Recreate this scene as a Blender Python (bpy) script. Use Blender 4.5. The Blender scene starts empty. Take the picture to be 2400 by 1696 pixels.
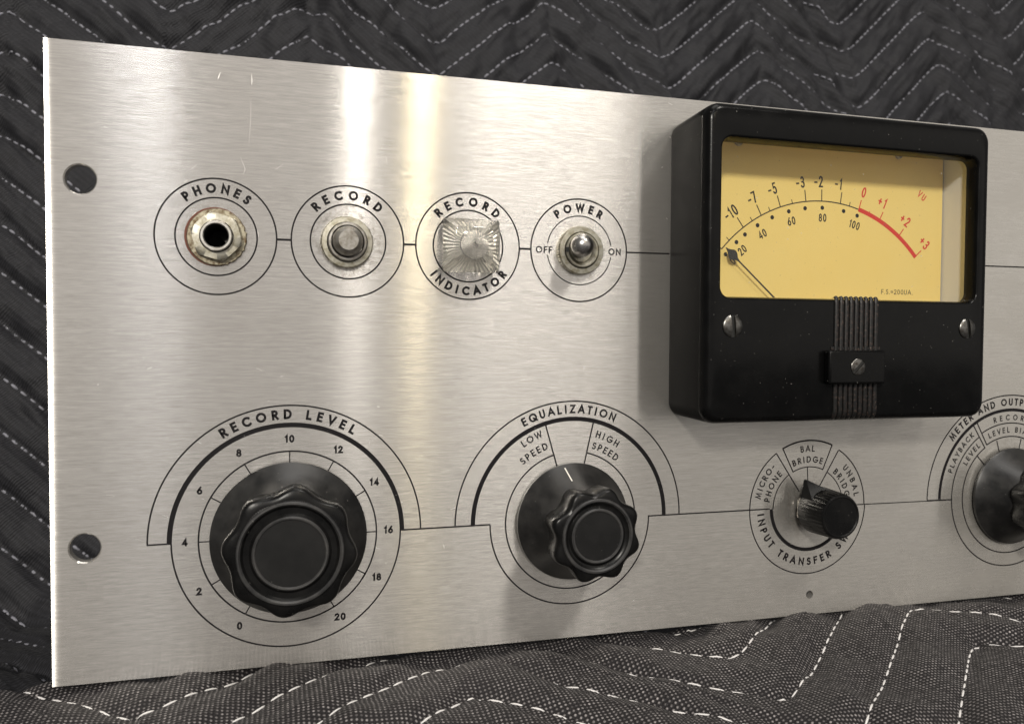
import bpy, bmesh, math, random
import numpy as np
from mathutils import Matrix, Vector
from mathutils.geometry import delaunay_2d_cdt

MM = 0.001
rng = np.random.default_rng(7)
random.seed(7)
scene = bpy.context.scene
col = scene.collection
pi = math.pi

# ---------------------------------------------------------------- camera
cam_d = bpy.data.cameras.new('camera')
cam = bpy.data.objects.new('camera', cam_d)
col.objects.link(cam)
RC = [[0.9610686782262345, 0.2762765010037547, 0.004276765786187797],
      [-0.27626558250359207, 0.9605241863294872, 0.03272025977917296],
      [0.0049319019068252545, -0.03262794000834137, 0.999455398641877]]
cam.matrix_world = Matrix(((RC[0][0], RC[0][2], -RC[0][1], 61.322 * MM),
                           (RC[1][0], RC[1][2], -RC[1][1], -246.068 * MM),
                           (RC[2][0], RC[2][2], -RC[2][1], 96.481 * MM),
                           (0, 0, 0, 1)))
cam_d.sensor_width = 36
cam_d.lens = 1882.447 / 2400 * 36
cam_d.shift_y = 11.804 / 2400
cam_d.clip_start = 0.005
cam_d.clip_end = 60
cam_d.dof.use_dof = True
cam_d.dof.focus_distance = 0.262
cam_d.dof.aperture_fstop = 26
scene.camera = cam

# ---------------------------------------------------------------- world and lamps
world = bpy.data.worlds.new('World')
scene.world = world
world.use_nodes = True
bg = world.node_tree.nodes['Background']
bg.inputs['Color'].default_value = (1.0, 0.97, 0.93, 1)
bg.inputs['Strength'].default_value = 0.17


def lamp(name, loc, target, size, watts, color, sy=None, roll=0.0):
    d = bpy.data.lights.new(name, 'AREA')
    d.shape = 'RECTANGLE'
    d.size = size
    d.size_y = sy or size
    d.energy = watts
    d.color = color
    o = bpy.data.objects.new(name, d)
    col.objects.link(o)
    o.location = loc
    o.rotation_euler = (Vector(target) - Vector(loc)).to_track_quat('-Z', 'Y').to_euler()
    o.rotation_euler.rotate_axis('Z', math.radians(roll))
    return o


TG = (0.15, 0, 0.09)
lamp('room_or_added_lamp', (0.33, -2.5, 1.45), TG, 0.07, 2.3, (1.0, 0.96, 0.90), 0.30)
lamp('room_or_added_lamp', (0.55, -2.5, 1.30), TG, 0.05, 2.0, (1.0, 0.86, 0.55), 0.45)
lamp('room_or_added_lamp', (-0.50, -2.5, 2.5), TG, 0.10, 7, (0.97, 0.97, 1.0), 1.1, 24)
lamp('ceiling_lamp', (0.95, -1.6, 2.3), TG, 0.6, 28, (1.0, 0.95, 0.88))
lamp('room_or_added_lamp', (-1.12, -2.6, 1.40), TG, 0.30, 68, (1.0, 0.95, 0.86))  # key lamp added far left, outside what the panel mirrors to the camera
lamp('lit_wall', (0.1, -3.2, 0.9), TG, 3.0, 10.5, (1.0, 0.935, 0.88), 2.4)
lamp('lit_wall', (2.6, -3.0, 0.9), TG, 2.4, 10, (1.0, 0.94, 0.86), 2.2)
lamp('ceiling_lamp', (0.16, -0.30, 1.9), (0.14, -0.05, 0), 0.8, 8, (1.0, 0.96, 0.91), 1.1)

scene.view_settings.view_transform = 'Standard'
scene.view_settings.look = 'None'
scene.view_settings.exposure = 0
scene.view_settings.gamma = 1
scene.view_settings.use_curve_mapping = False
scene.render.engine = 'CYCLES'
scene.cycles.use_denoising = True
scene.cycles.max_bounces = 10
scene.cycles.transmission_bounces = 10


# ---------------------------------------------------------------- mesh helpers (all in millimetres)
class MB:
    def __init__(self):
        self.v, self.f, self.m = [], [], []

    def add(self, verts, faces, mi=0):
        b = len(self.v)
        self.v.extend([tuple(p) for p in verts])
        self.f.extend([tuple(b + i for i in q) for q in faces])
        self.m.extend([mi] * len(faces))

    def loops(self, loops, closed=True, cap0=False, cap1=False, mi=0):
        n = len(loops[0])
        vs = [p for l in loops for p in l]
        fs = []
        for k in range(len(loops) - 1):
            for i in range(n if closed else n - 1):
                j = (i + 1) % n
                fs.append((k * n + i, k * n + j, (k + 1) * n + j, (k + 1) * n + i))
        if cap0:
            fs.append(tuple(reversed(range(n))))
        if cap1:
            fs.append(tuple((len(loops) - 1) * n + i for i in range(n)))
        self.add(vs, fs, mi)

    def lathe(self, prof, cx=0, cz=0, n=64, rfun=None, cap=False, mi=0):
        """profile of (radius, distance out of the panel) turned about the axis through cx, cz"""
        ls = []
        for r, d in prof:
            l = []
            for i in range(n):
                a = 2 * pi * i / n
                rr = r if rfun is None else rfun(r, d, a)
                l.append((cx + rr * math.sin(a), -d, cz + rr * math.cos(a)))
            ls.append(l)
        self.loops(ls, cap1=cap, mi=mi)

    def box(self, x0, x1, d0, d1, z0, z1, mi=0):
        v = [(x, -d, z) for d in (d0, d1) for x, z in ((x0, z0), (x1, z0), (x1, z1), (x0, z1))]
        self.add(v, [(3, 2, 1, 0), (4, 5, 6, 7), (0, 1, 5, 4), (1, 2, 6, 5), (2, 3, 7, 6), (3, 0, 4, 7)], mi)

    def build(self, name, mats, parent=None, origin=(0, 0, 0), smooth=35, bevel=None, flip=False):
        me = bpy.data.meshes.new(name)
        o0 = np.array(origin)
        vs = (np.array(self.v, float) - o0) * MM
        me.from_pydata(vs.tolist(), [], self.f)
        if not isinstance(mats, (list, tuple)):
            mats = [mats]
        for m in mats:
            me.materials.append(m)
        me.polygons.foreach_set('material_index', self.m)
        return finish(me, name, parent, origin, smooth, bevel, True, flip)


def finish(me, name, parent, origin, smooth=35, bevel=None, fix=True, flip=False):
    if fix:
        me.validate()
        bm = bmesh.new()
        bm.from_mesh(me)
        bmesh.ops.remove_doubles(bm, verts=bm.verts, dist=1e-7)
        bmesh.ops.recalc_face_normals(bm, faces=bm.faces)
        if flip:
            bmesh.ops.reverse_faces(bm, faces=bm.faces)
        bm.to_mesh(me)
        bm.free()
    if smooth:
        me.polygons.foreach_set('use_smooth', [True] * len(me.polygons))
        me.update()
        me.set_sharp_from_angle(angle=math.radians(smooth))
    o = bpy.data.objects.new(name, me)
    col.objects.link(o)
    po = (0, 0, 0)
    if parent is not None:
        o.parent = parent
        po = parent['o_mm']
    o['o_mm'] = [float(t) for t in origin]
    o.location = [(origin[i] - po[i]) * MM for i in range(3)]
    if bevel:
        md = o.modifiers.new('bevel', 'BEVEL')
        md.width = bevel * MM
        md.segments = 3
        md.limit_method = 'ANGLE'
        md.angle_limit = math.radians(40)
    return o


def empty(name, origin, parent=None):
    o = bpy.data.objects.new(name, None)
    o.empty_display_size = 0.01
    col.objects.link(o)
    po = (0, 0, 0)
    if parent is not None:
        o.parent = parent
        po = parent['o_mm']
    o['o_mm'] = [float(t) for t in origin]
    o.location = [(origin[i] - po[i]) * MM for i in range(3)]
    return o


def rrect(x0, x1, z0, z1, r, d, n=8):
    pts = []
    for cx, cz, a0 in ((x1 - r, z1 - r, 0), (x0 + r, z1 - r, 90), (x0 + r, z0 + r, 180), (x1 - r, z0 + r, 270)):
        for k in range(n + 1):
            a = math.radians(a0 + 90 * k / n)
            pts.append((cx + r * math.cos(a), -d, cz + r * math.sin(a)))
    return pts


# ---------------------------------------------------------------- material helpers
def mat(name, color=(0.5, 0.5, 0.5), rough=0.5, metal=0.0, **kw):
    m = bpy.data.materials.new(name)
    m.use_nodes = True
    b = m.node_tree.nodes['Principled BSDF']
    b.inputs['Base Color'].default_value = (*color, 1)
    b.inputs['Roughness'].default_value = rough
    b.inputs['Metallic'].default_value = metal
    for k, v in kw.items():
        b.inputs[k].default_value = v
    return m


class NT:
    def __init__(self, m):
        self.t = m.node_tree
        self.b = self.t.nodes.get('Principled BSDF')
        self.tc = self.t.nodes.new('ShaderNodeTexCoord')

    def link(self, a, b):
        self.t.links.new(a, b)

    def obj(self):
        return self.tc.outputs['Object']

    def mapping(self, vec, scale=(1, 1, 1), loc=(0, 0, 0), rot=(0, 0, 0)):
        n = self.t.nodes.new('ShaderNodeMapping')
        n.inputs['Scale'].default_value = scale
        n.inputs['Location'].default_value = loc
        n.inputs['Rotation'].default_value = rot
        self.link(vec, n.inputs['Vector'])
        return n.outputs['Vector']

    def noise(self, vec, scale=1.0, detail=2.0, rough=0.5, dist=0.0):
        n = self.t.nodes.new('ShaderNodeTexNoise')
        n.inputs['Scale'].default_value = scale
        n.inputs['Detail'].default_value = detail
        n.inputs['Roughness'].default_value = rough
        n.inputs['Distortion'].default_value = dist
        self.link(vec, n.inputs['Vector'])
        return n.outputs['Fac']

    def ramp(self, fac, stops):
        n = self.t.nodes.new('ShaderNodeValToRGB')
        e = n.color_ramp.elements
        while len(e) < len(stops):
            e.new(0.5)
        for k, (p, c) in enumerate(stops):
            e[k].position = p
            e[k].color = (c, c, c, 1) if isinstance(c, (int, float)) else (*c, 1)
        self.link(fac, n.inputs['Fac'])
        return n.outputs['Color']

    def math(self, op, a, b=None, c=None):
        n = self.t.nodes.new('ShaderNodeMath')
        n.operation = op
        for k, x in enumerate((a, b, c)):
            if x is None:
                continue
            if isinstance(x, (int, float)):
                n.inputs[k].default_value = x
            else:
                self.link(x, n.inputs[k])
        return n.outputs[0]

    def mix(self, fac, a, b, blend='MIX'):
        n = self.t.nodes.new('ShaderNodeMix')
        n.data_type = 'RGBA'
        n.blend_type = blend
        for s, x in ((n.inputs[0], fac), (n.inputs[6], a), (n.inputs[7], b)):
            if isinstance(x, (int, float)):
                s.default_value = x
            elif isinstance(x, tuple):
                s.default_value = (*x, 1)
            else:
                self.link(x, s)
        return n.outputs[2]

    def bump(self, h, strength=0.2, dist=0.001, prev=None):
        n = self.t.nodes.new('ShaderNodeBump')
        n.inputs['Strength'].default_value = strength
        n.inputs['Distance'].default_value = dist
        self.link(h, n.inputs['Height'])
        if prev is not None:
            self.link(prev, n.inputs['Normal'])
        return n.outputs['Normal']

    def sep(self, vec):
        n = self.t.nodes.new('ShaderNodeSeparateXYZ')
        self.link(vec, n.inputs[0])
        return n.outputs

    def dist(self, vec, p):
        n = self.t.nodes.new('ShaderNodeVectorMath')
        n.operation = 'DISTANCE'
        self.link(vec, n.inputs[0])
        n.inputs[1].default_value = p
        return n.outputs['Value']


PH, RCB, IND, PW, ZT = 43.68, 80.90, 117.74, 154.73, 125.9
RL, EQ, IT, MO, ZL = 63.66, 152.70, 243.15, 334.2, 37.9


def brushed_metal():
    m = mat('brushed_aluminium', (0.80, 0.77, 0.72), 0.30, 1.0)
    t = NT(m)
    o = t.obj()
    fine = t.noise(t.mapping(o, (230, 1, 3800)), 1, 3, 0.6)
    med = t.noise(t.mapping(o, (75, 1, 1500), (3, 0, 1)), 1, 3, 0.6)
    cloud = t.noise(o, 26, 4, 0.6)
    speck = t.noise(o, 420, 3, 0.7)
    c = t.ramp(fine, [(0.25, (0.56, 0.535, 0.505)), (0.75, (0.96, 0.93, 0.885))])
    c = t.mix(0.42, c, t.ramp(med, [(0.3, (0.60, 0.58, 0.545)), (0.72, (0.95, 0.925, 0.88))]))
    c = t.mix(t.ramp(cloud, [(0.40, 0.0), (0.75, 0.30)]), c, (0.60, 0.56, 0.52))
    # grime rubbed in around the fittings
    g = None
    for x, z, r in ((RCB, ZT, 13.5), (PW, ZT, 11.5), (PH, ZT, 10.5), (IT, ZL, 14), (MO, ZL, 27)):
        d = t.dist(o, (x * MM, 0, z * MM))
        k = t.ramp(t.math('DIVIDE', d, r * MM), [(0.45, 0.85), (1.0, 0.0)])
        g = k if g is None else t.math('MAXIMUM', g, k)
    g = t.math('MULTIPLY', g, t.ramp(speck, [(0.45, 0.0), (0.66, 1.0)]))
    c = t.mix(g, c, (0.30, 0.26, 0.215))
    # duller, darker metal towards the right end
    x = t.sep(o)[0]
    dull = t.math('MULTIPLY', t.ramp(t.math('DIVIDE', x, 0.4), [(0.42, 0.0), (0.85, 0.55)]),
                  t.ramp(t.noise(t.mapping(o, (40, 1, 90)), 1, 4, 0.62), [(0.30, 0.3), (0.7, 1.0)]))
    c = t.mix(dull, c, (0.46, 0.44, 0.40))
    g = t.t.nodes.new('ShaderNodeBsdfAnisotropic')
    g.distribution = 'MULTI_GGX'
    t.link(c, g.inputs['Color'])
    r = t.math('ADD', t.math('MULTIPLY', cloud, 0.05), t.math('MULTIPLY', fine, 0.08))
    r = t.math('ADD', r, 0.155)
    t.link(t.math('ADD', r, t.math('MULTIPLY', dull, 0.08)), g.inputs['Roughness'])
    g.inputs['Anisotropy'].default_value = -0.78
    tg = t.t.nodes.new('ShaderNodeTangent')
    tg.direction_type = 'UV_MAP'
    tg.uv_map = 'UVMap'
    t.link(tg.outputs[0], g.inputs['Tangent'])
    t.link(t.bump(t.noise(t.mapping(o, (220, 1, 2600)), 1, 2, 0.5), 0.12, 0.00010), g.inputs['Normal'])
    # thin oxide film: a weak diffuse share, stronger towards the right end
    df = t.t.nodes.new('ShaderNodeBsdfDiffuse')
    t.link(t.mix(0.5, c, (0.56, 0.53, 0.48)), df.inputs['Color'])
    ms = t.t.nodes.new('ShaderNodeMixShader')
    t.link(t.math('ADD', t.math('MULTIPLY', dull, 0.30), 0.16), ms.inputs[0])
    t.link(g.outputs[0], ms.inputs[1])
    t.link(df.outputs[0], ms.inputs[2])
    t.link(ms.outputs[0], t.t.nodes['Material Output'].inputs['Surface'])
    t.t.nodes.remove(t.b)
    return m


def nickel(name, c0, c1, rough=0.32, scale=500, grime=0.5):
    m = mat(name, c0, rough, 1.0)
    t = NT(m)
    n = t.noise(t.obj(), scale, 4, 0.65)
    c = t.mix(t.ramp(n, [(0.42, 0.0), (0.66, 1.0)]), c0, c1)
    t.link(c, t.b.inputs['Base Color'])
    t.link(t.math('ADD', t.math('MULTIPLY', n, grime * 0.4), rough - 0.08), t.b.inputs['Roughness'])
    t.link(t.bump(n, 0.12, 0.0003), t.b.inputs['Normal'])
    return m


def bakelite(name, rough=0.30, smudge=0.18, base=0.010, dust=0.5, spec=0.35):
    m = mat(name, (base, base, base), rough, 0.0, **{'Specular IOR Level': spec})
    t = NT(m)
    o = t.obj()
    n = t.noise(o, 130, 5, 0.65)
    fine = t.noise(o, 1500, 3, 0.7)
    sp = t.noise(o, 1300, 1.5, 0.5)
    c = t.mix(t.ramp(n, [(0.42, 0.0), (0.72, smudge)]), (base, base, base * 1.03), (0.10, 0.095, 0.09))
    c = t.mix(t.math('MULTIPLY', t.ramp(sp, [(0.76, 0.0), (0.80, 1.0)]), dust), c, (0.42, 0.40, 0.37))
    t.link(c, t.b.inputs['Base Color'])
    r = t.math('ADD', t.math('MULTIPLY', n, 0.22), rough - 0.10)
    t.link(t.math('ADD', r, t.math('MULTIPLY', fine, 0.06)), t.b.inputs['Roughness'])
    t.link(t.bump(fine, 0.05, 0.0003), t.b.inputs['Normal'])
    return m


M = {}
M['panel'] = brushed_metal()
M['ink'] = mat('black_ink', (0.010, 0.009, 0.010), 0.6, 0.0, **{'Specular IOR Level': 0.15})
def worn(m):
    t = NT(m)
    n = t.noise(t.obj(), 1600, 3, 0.65)
    w = t.noise(t.obj(), 60, 2, 0.5)
    a = t.math('MULTIPLY', t.ramp(n, [(0.62, 0.0), (0.68, 1.0)]), t.ramp(w, [(0.45, 0.05), (0.62, 0.9)]))
    t.link(t.math('SUBTRACT', 1.0, a), t.b.inputs['Alpha'])
    return m


worn(M['ink'])
M['scratch'] = mat('bare_scratch', (0.80, 0.77, 0.74), 0.45, 0.8)
M['recess_shade'] = mat('recess_shade', (0.01, 0.01, 0.009), 0.7)  # near-black stands for the shade inside bores, slots and the keyway
M['nickel'] = nickel('aged_nickel', (0.47, 0.45, 0.385), (0.26, 0.235, 0.17), 0.42)
M['nickel_dark'] = nickel('worn_dark_nickel', (0.36, 0.345, 0.32), (0.22, 0.20, 0.17), 0.46)
M['lever'] = nickel('lever_steel', (0.46, 0.45, 0.44), (0.34, 0.32, 0.30), 0.30, 400, 0.3)
M['steel'] = nickel('bright_steel', (0.72, 0.70, 0.66), (0.45, 0.42, 0.37), 0.28)
M['rust'] = nickel('corroded_washer', (0.36, 0.33, 0.25), (0.12, 0.08, 0.045), 0.45, 800, 0.9)
M['fibre'] = mat('red_fibre', (0.15, 0.055, 0.035), 0.8)
M['knob'] = bakelite('black_bakelite', 0.30, 0.20, 0.005, 0.4, 0.6)
M['grip'] = bakelite('black_bakelite_grip', 0.25, 0.06, 0.004, 0.4, 0.22)
M['ring'] = bakelite('worn_ring', 0.36, 0.5, 0.022, 0.3, 0.6)
M['matt'] = bakelite('matt_black_disc', 0.50, 0.04, 0.004, 0.4)
M['case'] = bakelite('glossy_black_case', 0.19, 0.02, 0.0025, 0.35, 0.17)
M['case_side'] = bakelite('dimmed_case_side', 0.34, 0.02, 0.004, 0.2, 0.02)  # same plastic as the case, reflection cut so the side stays dark
M['white_line'] = mat('white_line', (0.72, 0.70, 0.64), 0.5)
M['cream'] = mat('pale_housing', (0.66, 0.66, 0.68), 0.6)
M['red'] = mat('red_ink', (0.70, 0.03, 0.018), 0.5)
M['needle'] = mat('needle_black', (0.012, 0.012, 0.012), 0.5)
M['slot_screw'] = nickel('screw_steel', (0.20, 0.195, 0.185), (0.08, 0.07, 0.06), 0.28, 700)


def ribbed():
    m = bakelite('grimy_ribbed_plastic', 0.34, 0.3, 0.012, 0.3)
    t = NT(m)
    n = t.noise(t.obj(), 1100, 4, 0.7)
    c = t.ramp(n, [(0.50, (0.008, 0.008, 0.008)), (0.64, (0.034, 0.022, 0.018)), (0.80, (0.26, 0.21, 0.17))])
    t.link(c, t.b.inputs['Base Color'])
    return m


M['ribs'] = ribbed()


def dial_yellow():
    m = mat('yellow_dial_card', (0.78, 0.52, 0.13), 0.55)
    t = NT(m)
    n = t.noise(t.obj(), 60, 4, 0.6)
    f = t.noise(t.obj(), 2500, 2, 0.6)
    c = t.mix(t.ramp(n, [(0.35, 0.0), (0.7, 0.4)]), (0.94, 0.735, 0.26), (0.92, 0.69, 0.205))
    c = t.mix(t.ramp(f, [(0.3, 0.10), (0.6, 0.0)]), c, (0.6, 0.36, 0.07))
    t.link(c, t.b.inputs['Base Color'])
    return m


M['dial'] = dial_yellow()


def pane():
    m = bpy.data.materials.new('thin_glass')
    m.use_nodes = True
    t = m.node_tree
    t.nodes.remove(t.nodes['Principled BSDF'])
    out = t.nodes['Material Output']
    a = t.nodes.new('ShaderNodeBsdfTransparent')
    a.inputs[0].default_value = (0.97, 0.97, 0.95, 1)
    g = t.nodes.new('ShaderNodeBsdfGlossy')
    g.inputs['Roughness'].default_value = 0.06
    f = t.nodes.new('ShaderNodeFresnel')
    f.inputs['IOR'].default_value = 1.5
    x = t.nodes.new('ShaderNodeMixShader')
    t.links.new(f.outputs[0], x.inputs[0])
    t.links.new(a.outputs[0], x.inputs[1])
    t.links.new(g.outputs[0], x.inputs[2])
    d = t.nodes.new('ShaderNodeBsdfDiffuse')
    d.inputs[0].default_value = (0.6, 0.6, 0.58, 1)
    tc = t.nodes.new('ShaderNodeTexCoord')
    n = t.nodes.new('ShaderNodeTexNoise')
    n.inputs['Scale'].default_value = 800
    r = t.nodes.new('ShaderNodeValToRGB')
    r.color_ramp.elements[0].position = 0.70
    r.color_ramp.elements[0].color = (0.01, 0.01, 0.01, 1)
    r.color_ramp.elements[1].position = 0.78
    r.color_ramp.elements[1].color = (0.4, 0.4, 0.4, 1)
    t.links.new(tc.outputs['Object'], n.inputs['Vector'])
    t.links.new(n.outputs['Fac'], r.inputs['Fac'])
    y = t.nodes.new('ShaderNodeMixShader')
    t.links.new(r.outputs['Color'], y.inputs[0])
    t.links.new(x.outputs[0], y.inputs[1])
    t.links.new(d.outputs[0], y.inputs[2])
    t.links.new(y.outputs[0], out.inputs['Surface'])
    return m


M['pane'] = pane()
M['jewel'] = mat('clear_plastic', (1.0, 0.995, 0.98), 0.02, 0.0, **{'Transmission Weight': 1.0, 'IOR': 1.47})
M['reflector'] = mat('fluted_reflector', (0.92, 0.88, 0.78), 0.25, 0.75)
M['frost'] = mat('fluted_plastic', (0.98, 0.97, 0.97), 0.12, 0.0, **{'Transmission Weight': 0.95, 'IOR': 1.47})


def twill(name, base, hi, pitch, angle, dots=False):
    m = mat(name, base, 0.66, 0.0, **{'Specular IOR Level': 0.30})
    t = NT(m)
    b = t.b
    b.inputs['Sheen Weight'].default_value = 0.02
    b.inputs['Sheen Roughness'].default_value = 0.5
    uv = t.tc.outputs['UV']
    warp = t.noise(uv, 180, 2, 0.5)
    s = t.sep(t.mapping(uv, (1, 1, 1), (0, 0, 0), (0, 0, angle)))
    k = 2 * pi / pitch
    jit = t.math('MULTIPLY', warp, 1.6)
    sx = t.math('SINE', t.math('ADD', t.math('MULTIPLY', s[0], k), jit))
    sy = t.math('SINE', t.math('ADD', t.math('MULTIPLY', s[1], k * (1.0 if dots else 0.45)), jit))
    big = t.noise(uv, 24, 4, 0.6)
    mid = t.noise(uv, 420, 3, 0.65)
    if dots:
        h = t.math('MULTIPLY', t.math('ADD', t.math('MULTIPLY', sx, sy), 1.0), 0.5)
        w = t.math('MULTIPLY', t.ramp(h, [(0.60, 0.0), (0.92, 1.0)]),
                   t.ramp(mid, [(0.36, 0.10), (0.66, 1.0)]))
    else:
        h = t.math('MULTIPLY', t.math('ADD', t.math('ADD', sx, t.math('MULTIPLY', sy, 0.5)), 1.5), 0.333)
        w = t.math('MULTIPLY', t.ramp(h, [(0.35, 0.0), (0.95, 1.0)]), t.ramp(mid, [(0.3, 0.3), (0.7, 1.0)]))
    c = t.mix(w, base, hi)
    lint = t.noise(t.mapping(uv, (900, 2600, 1), (0, 0, 0), (0, 0, 0.6)), 1, 2, 0.5)
    c = t.mix(t.math('MULTIPLY', t.ramp(lint, [(0.70, 0.0), (0.78, 1.0)]), 0.35), c, tuple(min(1, x * 2.2 + 0.03) for x in hi))
    c = t.mix(t.ramp(big, [(0.35, 0.0), (0.7, 0.35)]), c, tuple(x * 1.5 for x in base))
    t.link(c, b.inputs['Base Color'])
    t.link(t.bump(t.math('ADD', h, t.math('MULTIPLY', mid, 0.6)), 0.45, pitch * 0.4), b.inputs['Normal'])
    return m


M['cloth_back'] = twill('black_twill_cloth', (0.0075, 0.0075, 0.0093), (0.033, 0.033, 0.039), 0.0013, 0.75)
M['cloth_front'] = twill('coarse_woven_cloth', (0.0095, 0.008, 0.009), (0.42, 0.39, 0.385), 0.0018, 0.785, True)
M['thread_back'] = mat('grey_thread', (0.20, 0.20, 0.23), 0.7)
M['thread_front'] = mat('white_thread', (0.72, 0.70, 0.69), 0.6)


# ---------------------------------------------------------------- quilted blankets
SP, HW, AMP = 27.75, 87.77, 1.283 * 27.75


def tri(u, u0):
    """rounded zigzag, crest at u0"""
    return AMP * np.arcsin(0.985 * np.cos((u - u0) * pi / HW)) / math.asin(0.985)


def vnoise(x, y, seed):
    """smooth value noise on arrays"""
    r = np.random.default_rng(seed)
    tab = r.random((256, 256))
    xi, yi = np.floor(x).astype(int), np.floor(y).astype(int)
    fx, fy = x - xi, y - yi
    fx, fy = fx * fx * (3 - 2 * fx), fy * fy * (3 - 2 * fy)
    g = lambda a, b: tab[a % 256, b % 256]
    return (g(xi, yi) * (1 - fx) + g(xi + 1, yi) * fx) * (1 - fy) + (g(xi, yi + 1) * (1 - fx) + g(xi + 1, yi + 1) * fx) * fy - 0.5


def quilt(name, place, u0, v0, ur, vr, step, puff, cloth, thread, wrinkle, dash, gap, tr, wave=None):
    us = np.arange(ur[0], ur[1] + step, step)
    vs = np.arange(vr[0], vr[1] + step, step)
    U, V = np.meshgrid(us, vs)

    def height(U, V):
        W = V if wave is None else V + wave(U, V)
        f = (W - v0 - tri(U, u0)) / SP
        d = np.abs(f - np.round(f)) * SP * 0.78
        cell = np.floor(f + 0.5)
        h = puff * (1 - np.exp(-(d / 4.2) ** 1.25))
        # puckers pulled in by the thread, running across the channels
        side = np.where(((U - u0) / HW) % 2 < 1, 1.0, -1.0)
        al = U + side * V * 0.8
        pk = vnoise(al / 7.0 + cell * 3.7, V / 26.0, 3) + 0.6 * vnoise(al / 3.6 + cell * 9.1, V / 16.0, 5)
        h = h + wrinkle * pk * (0.35 + 0.65 * np.exp(-(d / 6.0) ** 2))
        h = h + wrinkle * 1.3 * vnoise(U / 21.0 + 5, V / 33.0, 11)
        h = h + wrinkle * 0.55 * vnoise((U + 0.4 * V) / 9.0, (V - 0.3 * U) / 15.0, 13) + wrinkle * 0.25 * vnoise((U - 0.6 * V) / 4.5, V / 7.0, 17)
        return h

    P, N = place(U, V)
    H = height(U, V)
    P = P + N * H[..., None]
    nu, nv = len(us), len(vs)
    idx = np.arange(nu * nv).reshape(nv, nu)
    F = np.stack([idx[:-1, :-1], idx[:-1, 1:], idx[1:, 1:], idx[1:, :-1]], -1).reshape(-1, 4)
    me = bpy.data.meshes.new(name)
    me.from_pydata((P.reshape(-1, 3) * MM).tolist(), [], F.tolist())
    uvl = me.uv_layers.new(name='UVMap')
    uv = np.stack([U.ravel(), V.ravel()], -1)[F.ravel()] * MM
    uvl.data.foreach_set('uv', uv.ravel())
    me.materials.append(cloth)
    o = finish(me, name, None, (0, 0, 0), 180, fix=False)
    # thread dashes along every zigzag line
    V0, F0 = [], []
    base = 0
    uu = np.arange(ur[0] + 2, ur[1] - 2, 0.5)
    prof = np.array([0.25, 0.85, 1.0, 1.0, 0.85, 0.25])
    for j in range(-40, 41):
        vv = v0 + tri(uu, u0) + j * SP
        if wave is not None:
            vv = vv - wave(uu, vv)
        ds = np.hypot(np.diff(uu), np.diff(vv))
        s = np.concatenate([[0], np.cumsum(ds)])
        t0 = rng.random() * dash
        starts = np.arange(t0, s[-1] - dash, dash + gap)
        for st in starts:
            L = dash * (0.93 + 0.14 * rng.random())
            q = st + np.linspace(0, L, 6)
            qu = np.interp(q, s, uu)
            qv = np.interp(q, s, vv)
            if qv.min() < vr[0] + 1 or qv.max() > vr[1] - 1:
                continue
            cu, cv = qu, qv + 0.12 * (rng.random() - 0.5)
            pp, nn = place(cu, cv)
            bow = np.array([-0.35, 0.25, 0.42, 0.42, 0.25, -0.35]) * tr
            pp = pp + nn * (height(cu, cv) + bow)[:, None]
            tg = np.gradient(pp, axis=0)
            tg /= np.linalg.norm(tg, axis=1)[:, None] + 1e-9
            bb = np.cross(tg, nn)
            for k in range(6):
                for a in range(6):
                    an = a * pi / 3
                    V0.append(pp[k] + prof[k] * tr * (math.cos(an) * bb[k] + 0.75 * math.sin(an) * nn[k]))
            for k in range(5):
                for a in range(6):
                    b2 = (a + 1) % 6
                    F0.append((base + k * 6 + a, base + k * 6 + b2, base + k * 6 + 6 + b2, base + k * 6 + 6 + a))
            F0.append(tuple(base + a for a in range(5, -1, -1)))
            F0.append(tuple(base + 30 + a for a in range(6)))
            base += 36
    me2 = bpy.data.meshes.new('stitching')
    me2.from_pydata((np.array(V0) * MM).tolist(), [], F0)
    me2.materials.append(thread)
    finish(me2, 'stitching', o, (0, 0, 0), 80, fix=False)
    return o


O_ = np.array([150.0, 277.0, 178.0])
Ud = np.array([1.0, 0.0, 0.021])
VB, RB = -197.0, 45.0
A0, A1 = math.atan2(-0.944, -0.331), math.atan2(0.07, -1.0) - 2 * pi


def place_back(U, V):
    w = np.zeros_like(U)
    down = VB - V
    arcL = RB * abs(A1 - A0)
    s = np.clip(down, 0, arcL)
    fl = np.maximum(down - arcL, 0)
    ang = A0 - s / RB
    # straight part, then arc, then floor
    y0 = O_[1] + 0.331 * np.maximum(V, VB)
    z0 = O_[2] + 0.944 * np.maximum(V, VB)
    y = y0 + RB * (np.sin(A0) - np.sin(ang)) + fl * math.cos(A1)
    z = z0 + RB * (np.cos(ang) - np.cos(A0)) + fl * math.sin(A1)
    # broad soft folds of the hanging cloth
    fold = 5.0 * np.exp(-((U + 40 + 0.10 * V) / 9) ** 2) - 4.0 * np.exp(-((U + 52 + 0.10 * V) / 8) ** 2)
    fold += 5.0 * np.exp(-((U - 372 + 0.22 * V) / 9) ** 2) - 4.5 * np.exp(-((U - 386 + 0.22 * V) / 8) ** 2)
    fold += 10 * vnoise(U / 120 + 9, V / 160 + 4, 21)
    n = np.stack([w, np.sin(ang), -np.cos(ang)], -1)
    P = np.stack([O_[0] + U, y, z + 0.021 * U], -1)
    return P + n * fold[..., None], n


backdrop = quilt('quilted_blanket', place_back, -70.4, 146.885, (-420, 760), (-470, 300), 1.9, 4.6,
                 M['cloth_back'], M['thread_back'], 6.0, 5.0, 0.8, 0.85)
backdrop['label'] = 'black twill quilted blanket with zigzag stitching hanging behind the metal panel'
backdrop['category'] = 'blanket'
backdrop['group'] = 'quilted moving blankets'


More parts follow.
